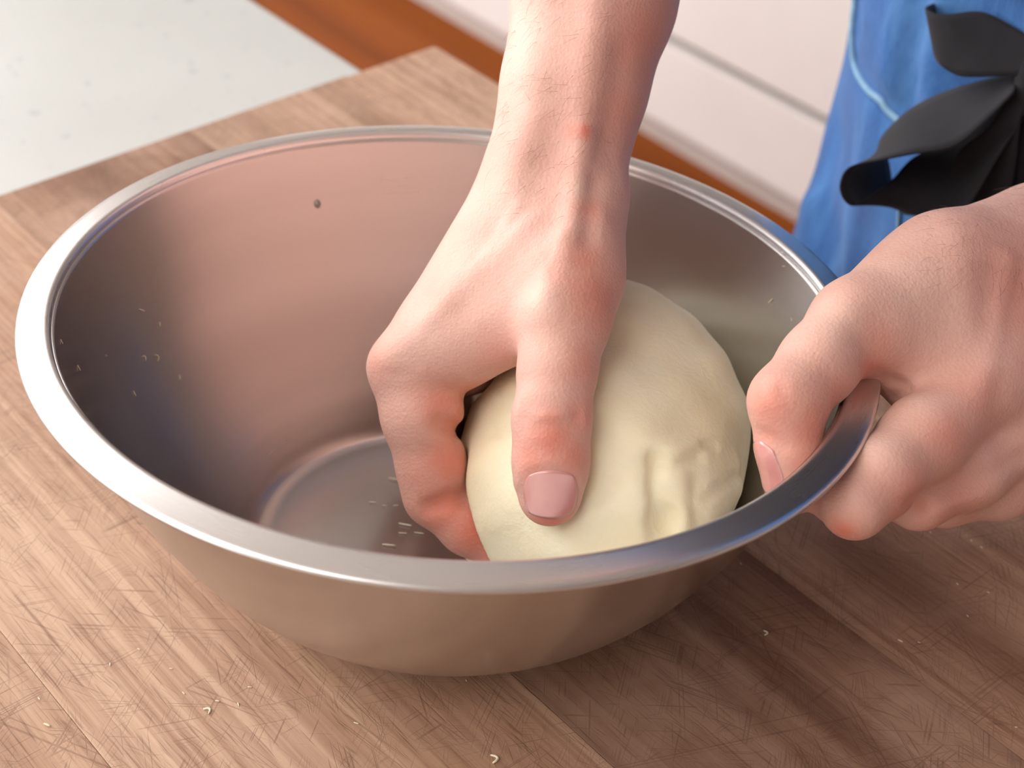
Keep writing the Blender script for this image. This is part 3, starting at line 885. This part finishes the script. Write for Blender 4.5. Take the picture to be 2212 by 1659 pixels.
# black bow: ribbon strips with thickness
def ribbon(name, e1, e2, mat, parent, n=60, thick=0.0009):
    """cloth strip between two edge curves, each a list of (x, y, depth)"""
    E1 = spline([P3(p) for p in e1], n); E2 = spline([P3(p) for p in e2], n)
    V, F = [], []; m_ = 9
    C = (E1 + E2) / 2
    T_ = np.gradient(C, axis=0); T_ /= np.linalg.norm(T_, axis=1)[:, None] + 1e-12
    for i in range(n):
        nn = np.cross(T_[i], E2[i] - E1[i]); nn /= np.linalg.norm(nn) + 1e-12
        for s_ in (1, -1):
            for j in range(m_):
                V.append(E1[i] + (E2[i] - E1[i]) * j / (m_ - 1) + nn * s_ * thick / 2)
    st = 2 * m_
    for i in range(n - 1):
        for j in range(m_ - 1):
            a = i * st + j
            F.append((a, a + 1, a + st + 1, a + st)); b = a + m_
            F.append((b, b + st, b + st + 1, b + 1))
        for j in (0, m_ - 1):
            a = i * st + j; F.append((a, a + st, a + st + m_, a + m_))
    for i in (0, n - 1):
        for j in range(m_ - 1):
            a = i * st + j; F.append((a, a + m_, a + m_ + 1, a + 1))
    o = mesh_obj(name, V, F, mat, parent)
    bm = bmesh.new(); bm.from_mesh(o.data); bmesh.ops.recalc_face_normals(bm, faces=bm.faces); bm.to_mesh(o.data); bm.free()
    return o
bow = empty('waist_tie', (0, 0, 0), person)
bow['label'] = 'black linen ties knotted in a bow'
ribbon('bow_loop',
       [(2190, 200, .648), (2130, 260, .650), (2060, 316, .654), (1970, 332, .660), (1900, 346, .664), (1836, 362, .668), (1816, 398, .672), (1824, 430, .676), (1848, 443, .680), (1893, 416, .688), (1930, 385, .692), (1975, 340, .694), (2060, 300, .692), (2150, 220, .682), (2220, 180, .668)],
       [(2200, 160, .664), (2110, 178, .680), (2020, 208, .690), (1950, 250, .698), (1900, 308, .706), (1916, 340, .714), (1922, 368, .716), (1926, 400, .714), (1935, 440, .706), (1950, 460, .698), (1975, 466, .690), (2020, 470, .682), (2080, 460, .672), (2160, 330, .660), (2230, 230, .658)], M['ribbon'], bow, 90)
ribbon('bow_loop',
       [(2240, 90, .650), (2190, 58, .656), (2121, 26, .664), (2045, 31, .670), (2006, 24, .676), (2002, 14, .684), (2025, 6, .694), (2065, 4, .700), (2112, 18, .700), (2180, 50, .694), (2240, 90, .680)],
       [(2240, 150, .648), (2190, 162, .654), (2100, 166, .662), (2063, 161, .667), (2030, 138, .672), (2018, 110, .680), (2040, 110, .690), (2080, 120, .696), (2120, 130, .696), (2180, 140, .690), (2240, 150, .676)], M['ribbon'], bow, 70)
ribbon('tie_end', [(2190, 180, .655), (2140, 270, .662), (2070, 330, .676), (2045, 420, .690), (2020, 500, .70), (2010, 640, .71)],
       [(2225, 210, .652), (2205, 260, .656), (2195, 340, .664), (2180, 430, .674), (2150, 520, .684), (2140, 660, .694)], M['ribbon'], bow)
ribbon('tie_end', [(2215, 190, .660), (2200, 300, .668), (2185, 400, .678), (2170, 520, .690), (2165, 640, .70)],
       [(2260, 200, .660), (2300, 300, .664), (2310, 400, .674), (2300, 520, .684), (2300, 640, .694)], M['ribbon'], bow)
ribbon('tie_strand', [A(2262, 160, .658), T(0.10, -0.135, 0.13), T(0.09, -0.126, 0.195)], [A(2275, 200, .658), T(0.125, -0.128, 0.125), T(0.115, -0.120, 0.195)], M['ribbon'], bow, 30)
# knot and waist band
kn = Field(A(2250, 200, .665) - .03, A(2250, 200, .665) + .03, .0015)
kn.ell(A(2252, 178, .655), np.stack([RT, UP, FW]), (.011, .017, .008), .004)
kn.disp([A(2228, 140, .647), A(2236, 220, .645)], -.0015, .003)
V, Q = kn.mesh(); mesh_obj('knot', V, Q, M['ribbon'], bow)
band = []
for k in range(97):
    th = 2 * math.pi * k / 96
    band.append(T(0.184 * math.cos(th), 0.130 * math.sin(th), 0.185))
bV, bF = [], []
for k in range(96):
    p = band[k]; o_ = p - T(0, 0, 0.185); o_ /= np.linalg.norm(o_)
    for dz, dr in ((-.013, 0), (.013, 0), (.013, -.0015), (-.013, -.0015)): bV.append(p + o_ * dr + np.array([0, 0, dz]))
for k in range(96):
    a, b = 4 * k, 4 * ((k + 1) % 96)
    for j in range(4): bF.append((a + j, b + j, b + (j + 1) % 4, a + (j + 1) % 4))
mesh_obj('waist_band', bV, bF, M['ribbon'], bow)

# ------------------------------------------------------------------ fingernails
def nail(quad, view, lift=0.0004):
    """nail plate laid on the skin; quad = base left, base right, tip right, tip left as (x, y) seen along view"""
    V, F = [], []; NU, NV = 17, 17
    c = [np.array(p, float) for p in quad]
    v_ = Vector(view).normalized()
    for i in range(NV):
        v = i / (NV - 1) * 2 - 1
        for j in range(NU):
            u = j / (NU - 1) * 2 - 1
            uu = u * math.sqrt(1 - 0.36 * v * v); vv = v * math.sqrt(1 - 0.40 * u * u)
            s_, t_ = (uu + 1) / 2, (vv + 1) / 2
            p = (c[0] * (1 - s_) + c[1] * s_) * (1 - t_) + (c[3] * (1 - s_) + c[2] * s_) * t_
            o_ = Vector(p) - v_ * 0.03
            hit, nr, _, _ = skin_bvh.ray_cast(o_, v_, 0.08)
            if hit is None: hit, nr, _, _ = skin_bvh.find_nearest(Vector(p))
            edge = max(abs(u), abs(v))
            V.append((hit, nr, edge))
    P = np.array([list(a[0]) for a in V]); Nn = np.array([list(a[1]) for a in V]); ed = np.array([a[2] for a in V])
    g = P.reshape(NV, NU, 3)
    for _ in range(6):                                   # even the plate out
        h_ = g.copy(); h_[1:-1, 1:-1] = (g[:-2, 1:-1] + g[2:, 1:-1] + g[1:-1, :-2] + g[1:-1, 2:]) / 4; g = h_
    P = g.reshape(-1, 3)
    top = P + Nn * (lift + 0.0002 + 0.0003 * (1 - ed ** 4))[:, None]; bot = P - Nn * 0.0008
    V = np.concatenate([top, bot]); nn = NU * NV
    for i in range(NV - 1):
        for j in range(NU - 1):
            q = i * NU + j
            F.append((q, q + 1, q + NU + 1, q + NU)); F.append((nn + q, nn + q + NU, nn + q + NU + 1, nn + q + 1))
    loop = [j for j in range(NU)] + [i * NU + NU - 1 for i in range(1, NV)] + [(NV - 1) * NU + j for j in range(NU - 2, -1, -1)] + [i * NU for i in range(NV - 2, 0, -1)]
    for q in range(len(loop)):
        a_, b_ = loop[q], loop[(q + 1) % len(loop)]; F.append((a_, nn + a_, nn + b_, b_))
    o = mesh_obj('fingernail', V, F, M['nail'], person)
    bm = bmesh.new(); bm.from_mesh(o.data); bmesh.ops.recalc_face_normals(bm, faces=bm.faces); bm.to_mesh(o.data); bm.free()
    return o
nail([A(1130, 1014, .52), A(1250, 1014, .52), A(1245, 1118, .525), A(1133, 1118, .525)], VD, 0.0001)
n0, n1 = A(1704, 952, .516), A(1711, 1068, .521)
sv = RT * 0.86 + FW * 0.5; sv /= np.linalg.norm(sv)
wv = np.cross(sv, n1 - n0); wv /= np.linalg.norm(wv)
nail([n0 - wv * .0062, n0 + wv * .0062, n1 + wv * .006, n1 - wv * .006], sv, 0.0001)

# ------------------------------------------------------------------ piping on the denim
def bvh_of(o):
    me = o.data
    return BVHTree.FromPolygons([v.co.copy() for v in me.vertices], [tuple(p.vertices) for p in me.polygons])
den = bvh_of(trousers)
def on(bvh, px, py, lift=0.0):
    v = Vector(A(px, py, 1.0) - CAM).normalized()
    hit, nr, _, _ = bvh.ray_cast(Vector(CAM), v)
    return None if hit is None else np.array(hit + nr * lift)
def piping(name, pix, r, label):
    pts = [on(den, *p, 0.0008) for p in pix]; pts = [p for p in pts if p is not None]
    if len(pts) > 2:
        o = tube(name, spline(pts, 50), r, M['piping'], trousers); o['label'] = label
piping('piping', [(1853, -40), (1851, 0), (1846, 50), (1845, 96), (1851, 143), (1864, 172), (1882, 197), (1905, 215), (1920, 236), (1941, 257), (1975, 285)], 0.0017, 'pale blue piping')
piping('seam', [(1946, 440), (1944, 480), (1941, 520), (1938, 570)], 0.0009, 'light vertical seam')

# ------------------------------------------------------------------ hair on the arms
hv, hf_ = [], []
def hairs(n, box_, dirx, ln):
    for _ in range(n):
        px = random.uniform(box_[0], box_[2]); py = random.uniform(box_[1], box_[3])
        v = Vector(A(px, py, 1.0) - CAM).normalized()
        hit, nr, _, _ = skin_bvh.ray_cast(Vector(CAM), v)
        if hit is None: continue
        d0 = Vector(dirx); d0 = d0 + Vector((random.gauss(0, .35), random.gauss(0, .35), random.gauss(0, .35)))
        d0 = (d0 - nr * d0.dot(nr)).normalized(); L_ = ln * random.uniform(.5, 1.2)
        sd = nr.cross(d0)
        prev = hit; pts = [hit - nr * 0.0005]
        bend = random.gauss(0, .5)
        for k in range(1, 5):
            u_ = k / 4
            pts.append(hit + d0 * L_ * u_ + sd * bend * L_ * u_ * u_ * .5 + nr * (0.0012 * math.sin(u_ * 2.2)))
        b0 = len(hv)
        for k, p in enumerate(pts):
            r_ = 0.00004 * (1 - 0.7 * k / 4)
            t_ = (pts[min(k + 1, 4)] - pts[max(k - 1, 0)]).normalized(); a_ = t_.orthogonal().normalized(); c_ = t_.cross(a_)
            for q in range(3):
                th = q * 2.0944; hv.append(p + (a_ * math.cos(th) + c_ * math.sin(th)) * r_)
        for k in range(4):
            for q in range(3):
                hf_.append((b0 + 3 * k + q, b0 + 3 * k + (q + 1) % 3, b0 + 3 * k + 3 + (q + 1) % 3, b0 + 3 * k + 3 + q))
hairs(90, (1085, -20, 1330, 330), RT * -0.9 - UP * 0.5, 0.008)
hairs(30, (1060, 250, 1250, 470), RT * -0.9 - UP * 0.6, 0.007)
hairs(150, (2010, 380, 2260, 620), RT * -0.6 - UP * 0.7, 0.008)
if hv:
    ah = mesh_obj('arm_hair', hv, hf_, M['body_hair'], person); ah['kind'] = 'stuff'; ah['label'] = 'fine dark arm hair'

# ------------------------------------------------------------------ dough scraps and crumbs
def crumb(name, p, size, curl, label, cat, group, nrm=(0, 0, 1), flat=0.16, along=None):
    """little rolled scrap of dried dough"""
    n_ = np.asarray(nrm, float); n_ /= np.linalg.norm(n_)
    a_ = np.cross(n_, [random.random(), random.random(), random.random() - .5])
    if along is not None: a_ = np.asarray(along) - n_ * (n_ @ along)
    a_ /= np.linalg.norm(a_); b_ = np.cross(n_, a_)
    w_ = size * flat
    pts, rad = [], []
    for k in range(6):
        u_ = k / 5 - .5
        pts.append(np.asarray(p) + a_ * size * u_ + b_ * size * curl * (u_ * u_ * 2 - .2) * 1.2 + n_ * w_ * 0.8)
        rad.append(w_ * (1 - 1.5 * u_ * u_) * random.uniform(.8, 1.15))
    o = tube(name, pts, rad, M['crumb'], None, 5)
    tag(o, label, cat, group)
    return o
BL = 'tiny dried dough crumb lying on the wooden board in front of the bowl'
for px, py, sz, cu in ((450, 1535, .0034, 1), (470, 1515, .0020, 0), (515, 1522, .0018, 0), (102, 1567, .0032, 0), (770, 1563, .0022, 0), (1070, 1640, .0042, 1), (540, 1485, .0018, 0), (397, 1498, .0018, 0), (300, 1403, .0016, 0), (238, 1436, .0018, 0), (85, 1510, .0016, 0), (370, 1445, .0016, 0), (1007, 1470, .0012, 0)):
    crumb('dough_crumb', at_z(px, py, 0.0), sz * .8, cu, BL, 'crumb', 'dough crumbs on the board in front of the bowl')
BR = 'tiny dried dough crumb lying on the dark board right of the bowl'
for px, py, sz, cu in ((1945, 1385, .0022, 0), (1985, 1388, .0012, 0), (2068, 1262, .0014, 0), (2120, 1183, .0014, 0), (2010, 1150, .0012, 0), (2098, 1168, .0014, 0), (1655, 1368, .0026, 1), (2090, 1331, .0012, 0), (2135, 1280, .0012, 0), (1600, 1218, .0012, 0), (2195, 1571, .0012, 0)):
    crumb('dough_crumb', at_z(px, py, 0.0), sz * .8, cu, BR, 'crumb', 'dough crumbs on the board right of the bowl')
BI = 'pale smear of dried dough stuck to the inside of the steel bowl'
for px, py, sz, cu in ((305, 670, .0034, 0), (312, 772, .0026, 1), (340, 772, .0030, 1), (290, 850, .0026, 0), (170, 795, .0026, 0), (133, 738, .0020, 0), (388, 815, .0022, 0), (230, 768, .0014, 0), (345, 700, .0020, 0), (805, 1085, .0022, 0), (830, 1092, .0016, 0), (855, 1092, .0018, 0), (875, 1134, .0040, 0), (905, 1152, .0030, 0), (870, 1152, .0026, 0), (850, 1035, .0030, 0), (840, 1178, .0040, 0), (1665, 650, .0030, 0), (1690, 545, .0016, 0), (1693, 575, .0018, 0), (1710, 690, .0018, 0), (1500, 410, .0014, 0)):
    p, lc = bowl_pt(px, py)
    if lc is None: continue
    r_ = math.hypot(lc[0], lc[1])
    nl = np.array([0, 0, 1.0]) if lc[2] < 0.004 else np.array([-lc[0] / r_, -lc[1] / r_, 0.6])
    nw = np.array(BM)[:3, :3] @ nl
    crumb('dough_smear', p, sz * (1.2 if lc[2] < .004 else .8), cu, BI, 'dough smear', 'dough smears inside the bowl', nw, .07 if lc[2] < .004 else .09, RT + UP * random.gauss(0, .25) if lc[2] < .004 else None)

# one clear droplet on the back wall of the bowl
p, lc = bowl_pt(686, 440)
r_ = math.hypot(lc[0], lc[1]); nw = np.array(BM)[:3, :3] @ np.array([-lc[0] / r_, -lc[1] / r_, 0.35]); nw /= np.linalg.norm(nw)
a_ = np.cross(nw, [0, 0, 1.0]); a_ /= np.linalg.norm(a_); b_ = np.cross(a_, nw)
V, F = [], []
for i in range(9):
    th = math.pi / 2 * i / 8
    for k in range(20):
        ph = 2 * math.pi * k / 20
        V.append(p + nw * (0.0006 * math.cos(th) - .0001) + (a_ * math.cos(ph) * .0014 + b_ * math.sin(ph) * .0019) * math.sin(th))
for i in range(8):
    for k in range(20):
        k2 = (k + 1) % 20; F.append((i * 20 + k, (i + 1) * 20 + k, (i + 1) * 20 + k2, i * 20 + k2))
F.append(tuple(8 * 20 + k for k in range(20))[::-1])
t = NT('water'); nz = t.noise(t.coord('Object'), 300, 2)
t.l(t.bump(nz, 0.05, 0.0005), t.b.inputs['Normal'])
wm = t.set(Base_Color=(0.9, 0.86, 0.82, 1), Roughness=0.05, Transmission_Weight=0.9, IOR=1.33)
tag(mesh_obj('water_drop', V, F, wm), 'single clear droplet clinging to the back wall of the steel bowl', 'droplet')
